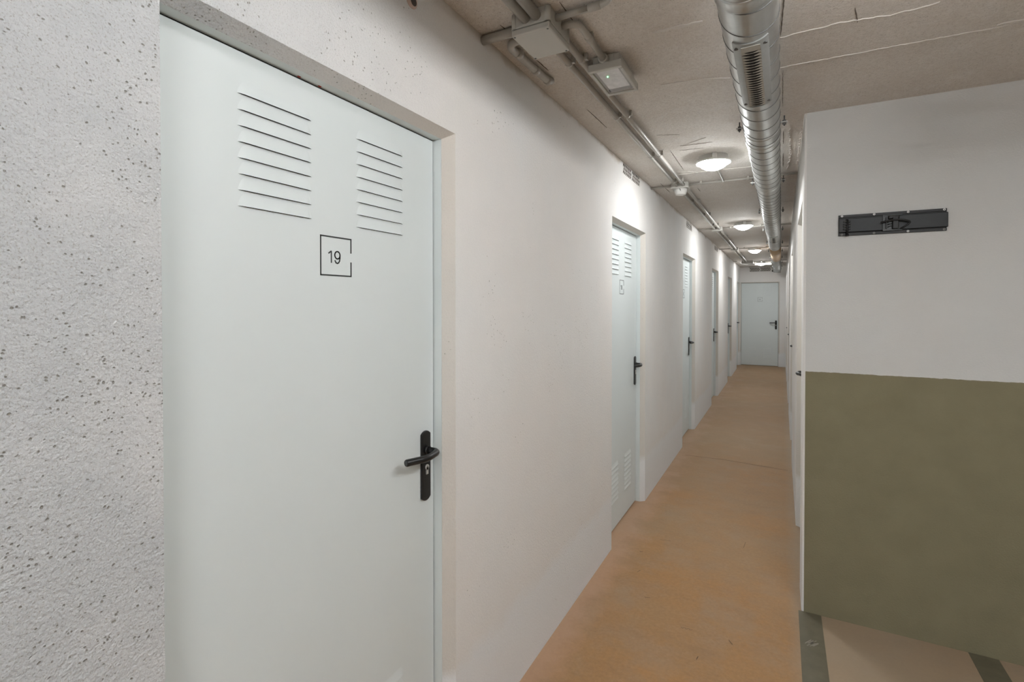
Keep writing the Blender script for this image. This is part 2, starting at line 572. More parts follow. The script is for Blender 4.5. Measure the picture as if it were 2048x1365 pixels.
for pts, w in [([(-0.837, 1.482), (-0.833, 1.526)], 0.006), ([(-0.611, 1.455), (-0.613, 1.60)], 0.005),
               ([(-0.833, 1.759), (-0.828, 1.86)], 0.007), ([(-0.829, 2.31), (-0.822, 2.609)], 0.006),
               ([(-0.602, 3.16), (-0.607, 3.674)], 0.006), ([(-0.832, 3.999), (-0.828, 4.357)], 0.008),
               ([(-0.601, 4.293), (-0.598, 4.438)], 0.006), ([(0.2, 1.924), (0.218, 2.029)], 0.005),
               ([(0.005, 1.70), (-0.008, 2.0)], 0.007), ([(0.0, 2.3), (0.0, 2.72)], 0.003),
               ([(0.004, 3.1), (0.004, 3.35)], 0.006), ([(0.004, 3.55), (0.004, 3.9)], 0.007)]:
    ceiling_strip('board_joint', pts, w * 0.55, M['slit'], 0.0006, 0.001, 0.3)
for pts, w in [([(-0.534, 3.109), (-0.356, 3.121)], 0.014), ([(-0.615, 2.85), (-0.5, 2.9)], 0.006), ([(-0.553, 3.20), (-0.418, 3.215)], 0.008)]:
    ceiling_strip('shallow_scratch', pts, w, M['scratch'], 0.004, 0.001)

# floor joint and trowel scars
def floor_strip(name, pts, w, mat):
    m = MB()
    for (x0, y0), (x1, y1) in zip(pts[:-1], pts[1:]):
        n = 14
        for i in range(n):
            t0, t1 = i / n, (i + 1) / n
            jy0, jy1 = 0.004 * math.sin(17 * t0 + x0 * 9), 0.004 * math.sin(17 * t1 + x0 * 9)
            a = (x0 + (x1 - x0) * t0, y0 + (y1 - y0) * t0 + jy0)
            b = (x0 + (x1 - x0) * t1, y0 + (y1 - y0) * t1 + jy1)
            d = Vector((b[0] - a[0], b[1] - a[1])).normalized()
            nx, ny = -d.y * w / 2, d.x * w / 2
            m.quad((a[0] - nx, a[1] - ny, 0.0008), (b[0] - nx, b[1] - ny, 0.0008), (b[0] + nx, b[1] + ny, 0.0008), (a[0] + nx, a[1] + ny, 0.0008))
    return m.build(name, mat, fl)

floor_strip('slab_joint', [(-0.847, 5.30), (-0.478, 5.32), (0.06, 5.25)], 0.010, M['crackf'])
for x, y, L, a in [(-0.714, 2.85, 0.03, 1.2), (-0.409, 2.455, 0.05, 0.1), (-0.76, 3.09, 0.02, 0.6), (-0.313, 2.264, 0.02, 1.4),
                   (-0.185, 2.44, 0.03, 2.2), (-0.685, 3.313, 0.07, 0.2), (-0.20, 3.45, 0.08, 1.5), (-0.62, 2.62, 0.03, 0.3)]:
    floor_strip('trowel_scar', [(x, y), (x + L * math.cos(a), y + L * math.sin(a))], 0.0032, M['crackf'])

# olive painted lines on the garage floor
def line(x0, x1, label):
    m = MB()
    m.box(x0, x1, Y0 + 0.02, YF - 0.001, 0.0, 0.0015)
    return tag(m.build('floor_line', M['olive']), label, 'floor marking', 'olive parking lines', S)
l1 = line(0.083, 0.180, 'olive painted floor line running from the corridor corner')
l2 = line(0.729, 0.830, 'olive painted floor line at the lower right edge of the photo')
sc = MB()
for k in range(9):
    x = 0.10 + 0.004 * k
    y = 2.60 + 0.012 * math.sin(k * 2.3)
    sc.quad((x, y, 0.0022), (x + 0.003, y - 0.002, 0.0022), (x + 0.026, y + 0.03, 0.0022), (x + 0.022, y + 0.032, 0.0022))
sc.build('scraped_patch', M['scrape'], l1)

# ------------------------------------------------------------------ doors
DIG = {
    '0': [[(0.3 + 0.3 * math.cos(a), 0.5 + 0.5 * math.sin(a)) for a in [2 * PI * i / 20 for i in range(21)]]],
    '1': [[(0.02, 0.78), (0.34, 1.0)], [(0.34, 1.0), (0.34, 0.0)]],
    '3': [[(0.3 + 0.27 * math.cos(a), 0.74 + 0.26 * math.sin(a)) for a in [2.7 - 4.27 * i / 14 for i in range(15)]],
          [(0.3 + 0.3 * math.cos(a), 0.25 + 0.25 * math.sin(a)) for a in [1.57 - 4.3 * i / 14 for i in range(15)]]],
    '4': [[(0.45, 0.0), (0.45, 1.0)], [(0.45, 1.0), (0.0, 0.25)], [(0.0, 0.25), (0.6, 0.25)]],
    '5': [[(0.55, 1.0), (0.12, 1.0)], [(0.12, 1.0), (0.07, 0.55)], [(0.3 + 0.3 * math.cos(a), 0.32 + 0.32 * math.sin(a)) for a in [2.3 - 4.9 * i / 16 for i in range(17)]]],
    '7': [[(0.0, 1.0), (0.6, 1.0)], [(0.6, 1.0), (0.2, 0.0)]],
    '8': [[(0.3 + 0.26 * math.cos(a), 0.74 + 0.26 * math.sin(a)) for a in [2 * PI * i / 18 for i in range(19)]],
          [(0.3 + 0.3 * math.cos(a), 0.24 + 0.24 * math.sin(a)) for a in [2 * PI * i / 18 for i in range(19)]]],
    '9': [[(0.3 + 0.3 * math.cos(a), 0.69 + 0.31 * math.sin(a)) for a in [2 * PI * i / 20 for i in range(21)]],
          [(0.6, 0.69), (0.595, 0.45), (0.55, 0.22), (0.45, 0.06), (0.30, 0.0), (0.14, 0.04), (0.03, 0.2)]],
}
DIG['6'] = [[(0.6 - x, 1.0 - z) for x, z in st] for st in DIG['9']]

def mk(u, mirror):
    return DW - u if mirror else u

def make_door(mirror=False):
    """door in local coordinates: x along the opening, y into the wall, z up"""
    root = empty('door')
    X = lambda u: mk(u, mirror)
    def bx(m, u0, u1, *a, **k):
        a0, a1 = sorted((X(u0), X(u1)))
        m.box(a0, a1, *a, **k)
    # steel frame lining the opening
    m = MB()
    bx(m, 0.001, 0.0175, 0.0345, 0.125, 0.0, DH - 0.001)
    bx(m, 0.8415, DW - 0.001, 0.0345, 0.125, 0.0, DH - 0.001)
    bx(m, 0.0175, 0.8415, 0.0345, 0.125, 2.0515, DH - 0.001)
    bx(m, 0.0175, 0.035, 0.112, 0.125, 0.0, 2.0515)
    bx(m, 0.827, 0.8415, 0.112, 0.125, 0.0, 2.0515)
    bx(m, 0.035, 0.827, 0.112, 0.125, 2.036, 2.0515)
    m.build('door_frame', M['door'], root)
    # leaf
    m = MB()
    bx(m, 0.0205, 0.8370, LEAF_Y, 0.108, 0.009, 2.0475, bev=0.0012, seg=1)
    m.build('door_leaf', M['door'], root)
    m = MB()
    bx(m, 0.8365, 0.8420, LEAF_Y + 0.005, 0.111, 0.006, 2.0515)
    bx(m, 0.0205, 0.8420, LEAF_Y + 0.005, 0.111, 2.0470, 2.0520)
    m.build('door_seal', M['dark'], root)  # dark strips added to stand for the shade in the leaf gap
    # pressed louvres, four groups of eight hoods
    for u0, u1 in ((0.178, 0.364), (0.506, 0.691)):
        for ztop in (1.960, 0.424):
            m = MB()
            for k in range(8):
                z = ztop - k * 0.0331
                p, e, hgt = 0.0052, 0.016, 0.030
                y = LEAF_Y + 0.0002
                us = [u0, u0 + 0.003, u0 + 0.008, u0 + 0.014, u0 + 0.022, (u0 + u1) / 2, u1 - 0.022, u1 - 0.014, u1 - 0.008, u1 - 0.003, u1]
                ts = [0.0, 0.12, 0.3, 0.5, 0.75, 1.0]
                grid = []
                for u in us:
                    q = min(1.0, min(u - u0, u1 - u) / e)
                    q = (1 - (1 - q) ** 2)
                    row = []
                    for t in ts:
                        f = (1 - t) ** 1.6 if t > 0 else 1.0
                        row.append(m.bm.verts.new((X(u), y - p * q * f, z + hgt * t * (0.25 + 0.75 * q))))
                    grid.append(row)
                for a in range(len(us) - 1):
                    for t in range(len(ts) - 1):
                        try:
                            f = m.bm.faces.new((grid[a][t], grid[a + 1][t], grid[a + 1][t + 1], grid[a][t + 1]))
                            f.smooth = True; f.material_index = 0
                        except ValueError:
                            pass
                lip = [g[0].co.copy() for g in grid]
                ds = [m.bm.verts.new(c) for c in lip] + [m.bm.verts.new((X(u1), y, z)), m.bm.verts.new((X(u0), y, z))]
                f = m.bm.faces.new(ds); f.material_index = 1
                # slit under the lip, its dark inside and shade drawn as a flat face
                m.mi = 1
                m.quad((X(u0 + 0.001), y - 0.0001, z), (X(u1 - 0.001), y - 0.0001, z), (X(u1 - 0.007), y - 0.0001, z - 0.0036), (X(u0 + 0.007), y - 0.0001, z - 0.0036))
            o = m.build('louvre_panel', [M['door'], M['dark']], root)
    # handle set
    uc = DW - 0.080
    hb = MB()
    out = []
    w2, z0, z1, sag = 0.0215, 0.908, 1.128, 0.010
    for i in range(9):
        t = -1 + 2 * i / 8
        out.append((X(uc + w2 * t), z1 + sag * (1 - t * t) - sag))
    for i in range(9):
        t = 1 - 2 * i / 8
        out.append((X(uc + w2 * t), z0 - sag * (1 - t * t) + sag))
    hb.prism(out, LEAF_Y - 0.009, LEAF_Y)
    plate = hb.build('handle_plate', M['black'], root)
    bv = plate.modifiers.new('soft_edge', 'BEVEL'); bv.width = 0.0025; bv.segments = 2; bv.limit_method = 'ANGLE'
    lv = MB()
    zl = 1.068
    pts = [(uc, 0.058, zl), (uc, 0.030, zl), (uc - 0.001, 0.021, zl), (uc - 0.006, 0.0135, zl), (uc - 0.014, 0.0095, zl), (uc - 0.028, 0.0060, zl),
           (uc - 0.048, 0.0020, zl), (uc - 0.064, 0.0, zl), (uc - 0.078, 0.0010, zl), (uc - 0.091, 0.0050, zl), (uc - 0.103, 0.0105, zl), (uc - 0.115, 0.0155, zl), (uc - 0.126, 0.0195, zl), (uc - 0.135, 0.0225, zl), (uc - 0.138, 0.0235, zl)]
    rr = [0.0105] * 14 + [0.0085]
    lv.tube([(X(p[0]), p[1], p[2]) for p in pts], rr, 16)
    lv.lathe([(0.0135, 0.046), (0.0135, 0.056)], (X(uc), 0, zl), 'y', 20)
    lever = lv.build('lever', M['black'], plate)
    lk = MB()
    zk = 1.014
    lk.lathe([(0.0085, 0.0515), (0.0085, 0.056)], (X(uc), 0, zk), 'y', 20)
    bx(lk, uc - 0.0045, uc + 0.0045, 0.0515, 0.056, zk - 0.022, zk)
    lk.mi = 1
    bx(lk, uc - 0.0008, uc + 0.0008, 0.0508, 0.0516, zk - 0.005, zk + 0.005)
    lk.build('lock_cylinder', [M['lock'], M['dark']], plate)
    return root

def door_number(root, text):
    m = MB()
    y0, y1 = LEAF_Y - 0.0008, LEAF_Y + 0.0002
    a, b, c, d, w = 0.3875, 0.4885, 1.5955, 1.6945, 0.0034
    m.box(a, a + w, y0, y1, c, d)
    m.box(a, b, y0, y1, d - w, d)
    m.box(a, b, y0, y1, c, c + w)
    m.box(b - w, b, y0, y1, c, 1.6335)
    m.box(b - w, b, y0, y1, 1.6565, d)
    sign = m.build('number_square', M['ink'], root)
    t = MB()
    H = 0.0295
    x = 0.4125
    for ch in text:
        for st in DIG[ch]:
            t.ribbon([(x + px * H * 0.95, 1.628 + pz * H) for px, pz in st], 0.0030, y0, y1)
        x += (0.0205 if ch == '1' else 0.0235)
    t.build('number', M['ink'], sign)

doors = []
proto = make_door(False)
info = [('19', 'nearest white louvred door, numbered 19, in the foreground'),
        ('18', 'white louvred door numbered 18, second along the left wall'),
        ('17', 'white louvred door, third along the left wall'),
        ('16', 'white louvred door, fourth along the left wall'),
        ('15', 'white louvred door, fifth along the left wall'),
        ('14', 'white louvred door at the far end of the left wall, beside the end wall')]
for i, (y, (num, lab)) in enumerate(zip(LDOORS, info)):
    d = proto if i == 0 else copy_tree(proto)
    d.location = (XL, y, 0)
    d.rotation_euler = (0, 0, PI / 2)
    d.name = 'door_%d' % (i + 1)
    tag(d, lab, 'door', kind=S)
    doors.append((d, num))
d = copy_tree(proto)
d.location = (-0.906, YE, 0)
d.rotation_euler = (0, 0, 0)
d.name = 'door_7'
tag(d, 'white louvred door facing the viewer at the end of the corridor', 'door', kind=S)
doors.append((d, '13'))
for d, num in doors:
    door_number(d, num)
rproto = make_door(True)
for i, (y, lab) in enumerate(zip(RDOORS, ['nearest door on the right corridor wall, seen edge on', 'second door along the right corridor wall',
                                           'third door along the right corridor wall', 'farthest door along the right corridor wall'])):
    d = rproto if i == 0 else copy_tree(rproto)
    d.location = (XR, y, 0)
    d.rotation_euler = (0, 0, -PI / 2)
    d.name = 'door_%d' % (i + 8)
    tag(d, lab, 'door', kind=S)
# two red paint specks on the head of the first door's frame
m = MB()
for u in (0.797 - LDOORS[0], 0.856 - LDOORS[0]):
    m.box(u, u + 0.007, 0.0595, 0.0635, 2.0500, 2.0516)
m.build('red_speck', M['red'], doors[0][0])

# ------------------------------------------------------------------ air bricks
def hole_tile(w, h, rows=3, cols=6, r=0.0088, zscale=1.0):
    """one perforated tile: x 0..w, z 0..h, face at y = 0, holes sunk into it"""
    m = MB()
    rh = h / rows
    cw = w / (cols + 0.5)
    NS = 12
    for j in range(rows):
        z0, z1 = j * rh, (j + 1) * rh
        off = 0.0 if j % 2 == 0 else cw / 2
        if off:
            m.mi = 0; m.quad((0, 0, z0), (off, 0, z0), (off, 0, z1), (0, 0, z1))
        else:
            m.mi = 0; m.quad((w - cw / 2, 0, z0), (w, 0, z0), (w, 0, z1), (w - cw / 2, 0, z1))
        for i in range(cols):
            x0 = off + i * cw
            cx, cz = x0 + cw / 2, (z0 + z1) / 2
            circ, sq = [], []
            for k in range(NS):
                a = 2 * PI * k / NS
                ca, sa = math.cos(a), math.sin(a)
                circ.append((cx + r * ca, cz + r * sa * zscale))
                s = 1 / max(abs(ca), abs(sa))
                sq.append((cx + ca * s * cw / 2, cz + sa * s * rh / 2))
            for k in range(NS):
                n = (k + 1) % NS
                m.mi = 0
                m.quad((*sq[k][:1], 0, sq[k][1]), (sq[n][0], 0, sq[n][1]), (circ[n][0], 0, circ[n][1]), (circ[k][0], 0, circ[k][1]))
                m.mi = 1
                m.quad((circ[k][0], 0, circ[k][1]), (circ[n][0], 0, circ[n][1]), (circ[n][0], 0.05, circ[n][1]), (circ[k][0], 0.05, circ[k][1]))
    m.mi = 1
    m.quad((0, 0.05, 0), (w, 0.05, 0), (w, 0.05, h), (0, 0.05, h))
    return m

def slot_tile(w, h, rows=4):
    m = MB()
    rh = h / rows
    m.mi = 0
    bar = rh * 0.42
    for j in range(rows + 1):
        z = min(max(j * rh - bar / 2, 0), h - bar)
        m.box(0.008, w - 0.008, 0.0, 0.03, z, z + bar)
    m.box(0, 0.008, 0.0, 0.03, 0, h)
    m.box(w - 0.008, w, 0.0, 0.03, 0, h)
    m.mi = 1
    m.quad((0, 0.04, 0), (w, 0.04, 0), (w, 0.04, h), (0, 0.04, h))
    return m

def air_vent(loc, rz, w, h, kind, label):
    root = empty('air_vent', loc, rz, label=label, cat='air vent', group='air vents below the ceiling')
    gap = 0.012
    tw = (w - gap) / 2 - 0.001
    for k in range(2):
        m = hole_tile(tw, h - 0.002, r=min(0.0105, (h / 3) * 0.40)) if kind == 'hole' else slot_tile(tw, h - 0.002)
        o = m.build('vent_tile', [M['brick'], M['dark']], root)
        o.location = (0.0005 + k * (tw + gap), 0.0006, 0.001)
    mm = MB(); mm.box(tw + 0.0005, tw + gap + 0.0005, 0.0006, 0.05, 0.001, h - 0.001)
    mm.build('mortar_strip', M['wall'], root)
    return root

vlab = ['perforated air vent of round holes high on the left wall above door 18',
        'slotted air vent high on the left wall above the third door',
        'slotted air vent high on the left wall above the fourth door']
for (a, b, c, d_, k), lab in zip(VENTS, vlab):
    air_vent((XL, a, c), PI / 2, b - a, d_ - c, k, lab)
air_vent((-0.70, YE, 2.333), 0.0, 0.468, 0.097, 'hole', 'perforated air vent on the end wall above the far door')

# ------------------------------------------------------------------ spiral duct
DX, DZ, DR = -0.0855, 2.349, 0.0755
duct = empty('spiral_duct', (DX, 0, DZ), label='long galvanised spiral ventilation duct hanging along the ceiling', cat='duct')
m = MB()
m.tube([(0, y, 0) for y in (Y0 + 0.01, -1.0, 1.0, 3.0, 6.0, 9.0, 13.25)], DR, 64, cap=True)
m.build('duct_pipe', M['galv'], duct)
m = MB()
pitch, NS = 0.124, 40
ys, ye = 0.85, 13.2
n = int((ye - ys) / pitch * NS)
pts = []
for i in range(n + 1):
    a = 2 * PI * i / NS
    pts.append((DR * math.cos(a), ys + pitch * i / NS, DR * math.sin(a)))
m.tube(pts, 0.0019, 6, cap=True)
m.build('spiral_seam', M['seam'], duct)
for y in (1.405, 2.76, 3.80, 5.35, 7.0, 10.4):
    m = MB()
    m.lathe([(DR, -0.026), (DR + 0.0032, -0.024), (DR + 0.0018, -0.018), (DR + 0.0018, 0.018), (DR + 0.0032, 0.024), (DR, 0.026)], (0, y, 0), 'y', 64)
    m.build('joint_collar', M['galv'], duct)
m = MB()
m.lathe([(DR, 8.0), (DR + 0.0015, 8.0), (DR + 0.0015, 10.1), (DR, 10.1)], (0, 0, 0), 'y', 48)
m.build('tape_wrap', M['kraft'], duct)  # tan floor reflection painted onto the duct as a thin coloured sleeve
m = MB()
m.lathe([(DR, 13.15), (DR + 0.006, 13.17), (DR + 0.006, 13.22)], (0, 0, 0), 'y', 40)
ep = []
for i in range(9):
    a = i / 8 * PI / 2
    ep.append((-0.01 * i / 8, 13.2 + 0.14 * math.sin(a), -0.14 * (1 - math.cos(a)) * 0.55))
m.tube(ep, [0.078] * 8 + [0.082], 32)
m.build('end_elbow', M['galv'], duct)
# hanging clamps
for y in (2.60, 3.80, 5.02, 6.26, 7.62, 8.76, 10.0, 11.2, 12.4):
    m = MB()
    m.lathe([(DR, -0.011), (DR + 0.002, -0.010), (DR + 0.002, 0.010), (DR, 0.011)], (0, y, 0), 'y', 48)
    for s in (-1, 1):
        m.box(min(s * DR, s * (DR + 0.030)), max(s * DR, s * (DR + 0.030)), y - 0.009, y + 0.009, -0.002, 0.002)
    c = m.build('hanging_clamp', M['galv'], duct)
    for s in (-1, 1):
        b = MB()
        x = s * (DR + 0.017)
        b.tube([(x, y, -0.016), (x, y, 0.030)], 0.003, 8)
        b.lathe([(0.0075, -0.010), (0.0075, -0.003)], (x, y, 0), 'z', 6, smooth=False)
        b.lathe([(0.0075, 0.003), (0.0075, 0.010)], (x, y, 0), 'z', 6, smooth=False)
        b.build('threaded_rod', M['seam'], c)

def grille(y0, y1, ang, slats=True):
    """vent plate curved onto the underside; ang = turn about the duct axis from straight down"""
    root = MB()
    hw, iw = 0.049, 0.0255
    L = y1 - y0
    r0 = DR + 0.004
    def P(s, y, dr=0.0):      # s along the arc
        a = s / DR
        return ((r0 + dr) * math.sin(a), y, -(r0 + dr) * math.cos(a))
    def strip(m, s0, s1, ya, yb, dr=0.0, n=5):
        for i in range(n):
            a, b = s0 + (s1 - s0) * i / n, s0 + (s1 - s0) * (i + 1) / n
            m.quad(P(a, ya, dr), P(b, ya, dr), P(b, yb, dr), P(a, yb, dr))
    iy0, iy1 = y0 + 0.035, y1 - 0.006
    strip(root, -hw, -iw, y0, y1)
    strip(root, iw, hw, y0, y1)
    strip(root, -iw, iw, y0, iy0)
    strip(root, -iw, iw, iy1, y1)
    for s in (-hw, hw):
        root.quad(P(s, y0), P(s, y1), P(s, y1, -0.004), P(s, y0, -0.004))
    for y in (y0, y1):
        for i in range(8):
            a, b = -hw + 2 * hw * i / 8, -hw + 2 * hw * (i + 1) / 8
            root.quad(P(a, y), P(b, y), P(b, y, -0.004), P(a, y, -0.004))
    fr = root.build('vent_frame', M['grille'], duct)
    fr.rotation_euler = (0, ang, 0)
    m = MB()
    strip(m, -iw, iw, iy0, iy1, -0.0032)
    m.build('dark_opening', M['dark'], fr)
    m = MB()
    ns = 24 if slats else 12
    for k in range(ns):
        y = iy0 + (iy1 - iy0) * (k + 0.5) / ns
        w = (iy1 - iy0) / ns * 0.42
        m.quad(P(-iw, y - w / 2, -0.0025), P(iw, y - w / 2, -0.0025), P(iw, y + w / 2, 0.002), P(-iw, y + w / 2, 0.002))
        m.quad(P(-iw, y + w / 2, 0.002), P(iw, y + w / 2, 0.002), P(iw, y + w / 2 + 0.0012, -0.0025), P(-iw, y + w / 2 + 0.0012, -0.0025))
    m.build('slat_insert', M['slat'], fr)
    m = MB()
    m.box(-iw, iw, y0 + 0.014, iy0 + 0.012, -r0 - 0.0012, -r0 + 0.001)
    m.build('slide_plate', M['slat'], fr)
    for s in (-0.038, 0.038):
        for y in (y0 + 0.03, y1 - 0.03):
            b = MB()
            p = P(s, y)
            b.lathe([(0.006, -0.003), (0.005, 0.0), (0.002, 0.001)], (p[0], y, p[2]), 'z', 12)
            b.build('screw', M['seam'], fr)
grille(1.60, 2.125, math.radians(-1.5))
grille(6.35, 6.95, math.radians(-1.5), False)

# ------------------------------------------------------------------ dome ceiling lights
def dome_light():
    root = empty('dome_light')
    m = MB()
    m.lathe([(0.086, 0.0), (0.088, -0.026), (0.103, -0.031), (0.105, -0.043), (0.102, -0.044), (0.100, -0.032), (0.010, -0.028)], (0, 0, 0), 'z', 48)
    for a in (0.3, 2.4, 4.5):
        x, y = 0.095 * math.cos(a), 0.095 * math.sin(a)
        m.box(x - 0.012, x + 0.012, y - 0.012, y + 0.012, -0.034, -0.002, bev=0.003)
    m.build('lamp_base', M['white'], root)
    m = MB()
    prof = []
    cap_r, cap_h = 0.0985, 0.054        # a shallow opal cap
    R_ = (cap_r ** 2 + cap_h ** 2) / (2 * cap_h)
    a0 = math.asin(cap_r / R_)
    for i in range(10):
        a = a0 * (1 - i / 9.5)
        prof.append((R_ * math.sin(a), -0.034 - (R_ * math.cos(a) - R_ * math.cos(a0))))
    m.lathe(prof, (0, 0, 0), 'z', 40)
    m.build('diffuser', M['dome'], root)
    return root
dl = dome_light()
for i, (x, y, lab) in enumerate([(-0.386, 0.48, 'lit round dome lamp above the numbered 19 door, just out of view'),
                                 (-0.386, 3.43, 'nearest lit round dome lamp on the ceiling, beside the duct'),
                                 (-0.389, 6.35, 'second lit round dome lamp along the corridor ceiling'),
                                 (-0.398, 9.34, 'third lit round dome lamp along the corridor ceiling'),
                                 (-0.398, 12.36, 'farthest lit round dome lamp, before the end wall')]):
    o = copy_tree(dl) if i == 0 else (dl if i == 1 else copy_tree(dl))
    o.location = (x, y, ZC)
    o.rotation_euler = (0, 0, 0.4)
    tag(o, lab, 'ceiling light', 'round dome lamps along the corridor')
    if i == 0:      # the lamp by the garage burns dimmer than those in the corridor
        dim = [c for c in o.children if c.name.startswith('diffuser')][0]
        mesh_keep = dim.data
        dim.data = dim.data.copy()
        dim.data.materials[0] = emit('dim_dome', (1.0, 0.985, 0.965), 6.5)

# tube lamps of the garage, out of the picture
for k, (c, rz, s) in enumerate(TUBES):
    r = empty('tube_light', c, rz, label=['garage tube lamp above the floor to the right of the viewer', 'garage tube lamp further back behind the viewer'][k], cat='ceiling light', group='garage tube lamps')
    m = MB(); m.box(-0.63, 0.63, -0.095, 0.095, -0.136, -0.11, bev=0.006)
    m.box(-0.63, -0.605, -0.04, 0.04, -0.24, -0.13); m.box(0.605, 0.63, -0.04, 0.04, -0.24, -0.13)
    for x in (-0.4, 0.4):
        m.tube([(x, 0, -0.115), (x, 0, 0)], 0.006, 8)
    m.build('lamp_housing', M['white'], r)
    m = MB(); m.tube([(-0.60, 0, -0.200), (0.60, 0, -0.200)], 0.06, 24)
    m.build('lamp_tube', emit('lit_tube', (0.97, 0.985, 1.0), s), r)

# ------------------------------------------------------------------ conduits and boxes on the ceiling
def pipe(name, pts, r, mat, label, group=None, clips=(), cap_ring=()):
    """a conduit lying under the ceiling; clips = parameter positions (x, y, along) for saddles"""
    m = MB(); m.tube(pts, r, 14)
    o = m.build(name, mat)
    tag(o, label, 'conduit', group)
    for (x, y, z, ax) in clips:
        c = MB()
        rr = r + 0.0018
        if ax == 'y':
            c.lathe([(r, -0.008), (rr, -0.007), (rr, 0.007), (r, 0.008)], (x, y, z), 'y', 16)
            c.box(x + r, x + r + 0.012, y - 0.007, y + 0.007, z - 0.004, ZC)
        else:
            c.lathe([(r, -0.008), (rr, -0.007), (rr, 0.007), (r, 0.008)], (x, y, z), 'x', 16)
            c.box(x - 0.007, x + 0.007, y - r - 0.010, y - r, z - 0.004, ZC)
        c.build('saddle_clip', mat, o)
    return o

PX = (-0.7175, -0.6665)
PZ = 2.441
side = ('left', 'right')
GP = 'paired conduits along the ceiling'
for k in range(2):
    x = (-0.725, -0.6875)[k]
    pipe('conduit', [(x, Y0 + 0.01, 2.437), (x, 1.452, 2.437)], 0.0165, M['pvc'], 'thick grey conduit entering the grey junction box at the top edge, %s of two' % side[k], GP)
segs = [(1.616, 4.026, 'between the grey junction box and the white detector', [1.80, 2.43, 3.16, 3.90]),
        (4.134, 6.568, 'between the detector and the next small box', [4.75, 5.5, 6.25]),
        (6.652, 9.088, 'between the second and third ceiling boxes', [7.4, 8.3]),
        (9.172, 11.905, 'between the third ceiling box and the far box', [10.1, 11.0])]
for (y0, y1, where, cl) in segs:
    for k in range(2):
        pipe('conduit', [(PX[k], y0, PZ), (PX[k], y1, PZ)], 0.0125, M['pvc'], '%s conduit of the pair %s' % (side[k], where), GP,
             [(PX[k], y, PZ, 'y') for y in cl])

# near junction box
jb = empty('junction_box', (-0.7095, 1.534, ZC), label='large grey square junction box at the top where conduits meet', cat='junction box')
m = MB()
m.box(-0.0655, 0.0655, -0.0855, 0.0855, -0.049, 0.0, bev=0.003)
m.box(-0.060, 0.060, -0.080, 0.080, -0.0525, -0.049)
for sx in (-1, 1):
    for sy in (-1, 1):
        m.lathe([(0.011, -0.049), (0.011, -0.002)], (sx * 0.0575, sy * 0.0775, 0), 'z', 16)
m.build('box_body', M['box'], jb)
m = MB(); m.box(-0.0665, 0.0665, -0.0865, 0.0865, -0.072, -0.0515, bev=0.004, seg=3)
lid = m.build('box_lid', M['box'], jb)
for sx in (-1, 1):
    for sy in (-1, 1):
        b = MB(); b.lathe([(0.0035, -0.0728), (0.0035, -0.0715)], (sx * 0.058, sy * 0.078, 0), 'z', 10)
        b.build('lid_screw', M['seam'], lid)
# pipes leaving the near box
pipe('conduit', [(XL + 0.001, 1.512, 2.444), (-0.772, 1.512, 2.444)], 0.0155, M['pvc'], 'short grey conduit from the left wall into the large junction box')
ep = [(-0.772, 1.568, 2.444), (-0.815, 1.568, 2.444)] + elbow((-0.815, 1.613), 0.045, -PI / 2, -PI, 2.444) + [(-0.860, 1.70, 2.444), (-0.852, 1.90, 2.444), (-0.848, 1.935, 2.452)]
o = pipe('conduit', ep, 0.0145, M['pvc'], 'elbowed grey conduit stub beside the left wall, ending in the ceiling')
for y in (1.655, 1.80, 1.905):
    b = MB(); b.lathe([(0.0145, -0.012), (0.0168, -0.011), (0.0168, 0.011), (0.0145, 0.012)], (-0.8565 if y < 1.85 else -0.852, y, 2.444), 'y', 16)
    b.build('pipe_sleeve', M['pvc'], o)
ep = [(-0.647, 1.505, 2.445), (-0.50, 1.503, 2.445)] + elbow((-0.50, 1.455), 0.048, PI / 2, 0.0, 2.445) + [(-0.452, 0.575, 2.445)]
o = pipe('conduit', ep, 0.0105, M['pvc'], 'thin grey conduit leaving the large junction box to the right and bending towards the viewer')
b = MB(); b.lathe([(0.0105, -0.02), (0.0125, -0.018), (0.0125, 0.018), (0.0105, 0.02)], (-0.515, 1.503, 2.445), 'x', 16); b.build('pipe_sleeve', M['pvc'], o)
ep = [(-0.647, 1.560, 2.445), (-0.625, 1.560, 2.445)] + elbow((-0.625, 1.594), 0.034, -PI / 2, 0.0, 2.445) + [(-0.591, 1.66, 2.445), (-0.591, 1.828, 2.440)]
o = pipe('conduit', ep, 0.0115, M['pvc'], 'elbowed grey conduit from the junction box to the emergency lamp')
b = MB(); b.lathe([(0.0115, -0.012), (0.0138, -0.011), (0.0138, 0.011), (0.0115, 0.012)], (-0.591, 1.672, 2.445), 'y', 16); b.build('pipe_sleeve', M['pvc'], o)
b = MB(); b.box(-0.605, -0.577, 1.664, 1.680, 2.45, ZC); b.build('saddle_clip', M['pvc'], o)

# emergency lamp
em = empty('emergency_light', (-0.586, 1.950, ZC), label='grey square emergency lamp with a frosted face and green light', cat='emergency light')
m = MB(); m.box(-0.052, 0.052, -0.110, 0.110, -0.036, 0.0, bev=0.006)
for x in (-0.03, 0.0, 0.03):
    m.box(x - 0.002, x + 0.002, -0.112, 0.112, -0.034, -0.004)
m.lathe([(0.016, -0.130), (0.018, -0.128), (0.018, -0.108)], (-0.005, 0, -0.020), 'y', 18)
m.build('lamp_body', M['box'], em)
m = MB()
for a in ((-0.064, 0.064, -0.124, -0.106), (-0.064, 0.064, 0.106, 0.124), (-0.064, -0.052, -0.106, 0.106), (0.052, 0.064, -0.106, 0.106)):
    m.box(*a, -0.062, -0.034)
bz = m.build('bezel', M['box'], em)
bv = bz.modifiers.new('soft_edge', 'BEVEL'); bv.width = 0.003; bv.segments = 2; bv.limit_method = 'ANGLE'
m = MB(); m.box(-0.0515, 0.0515, -0.1055, 0.1055, -0.0560, -0.040)
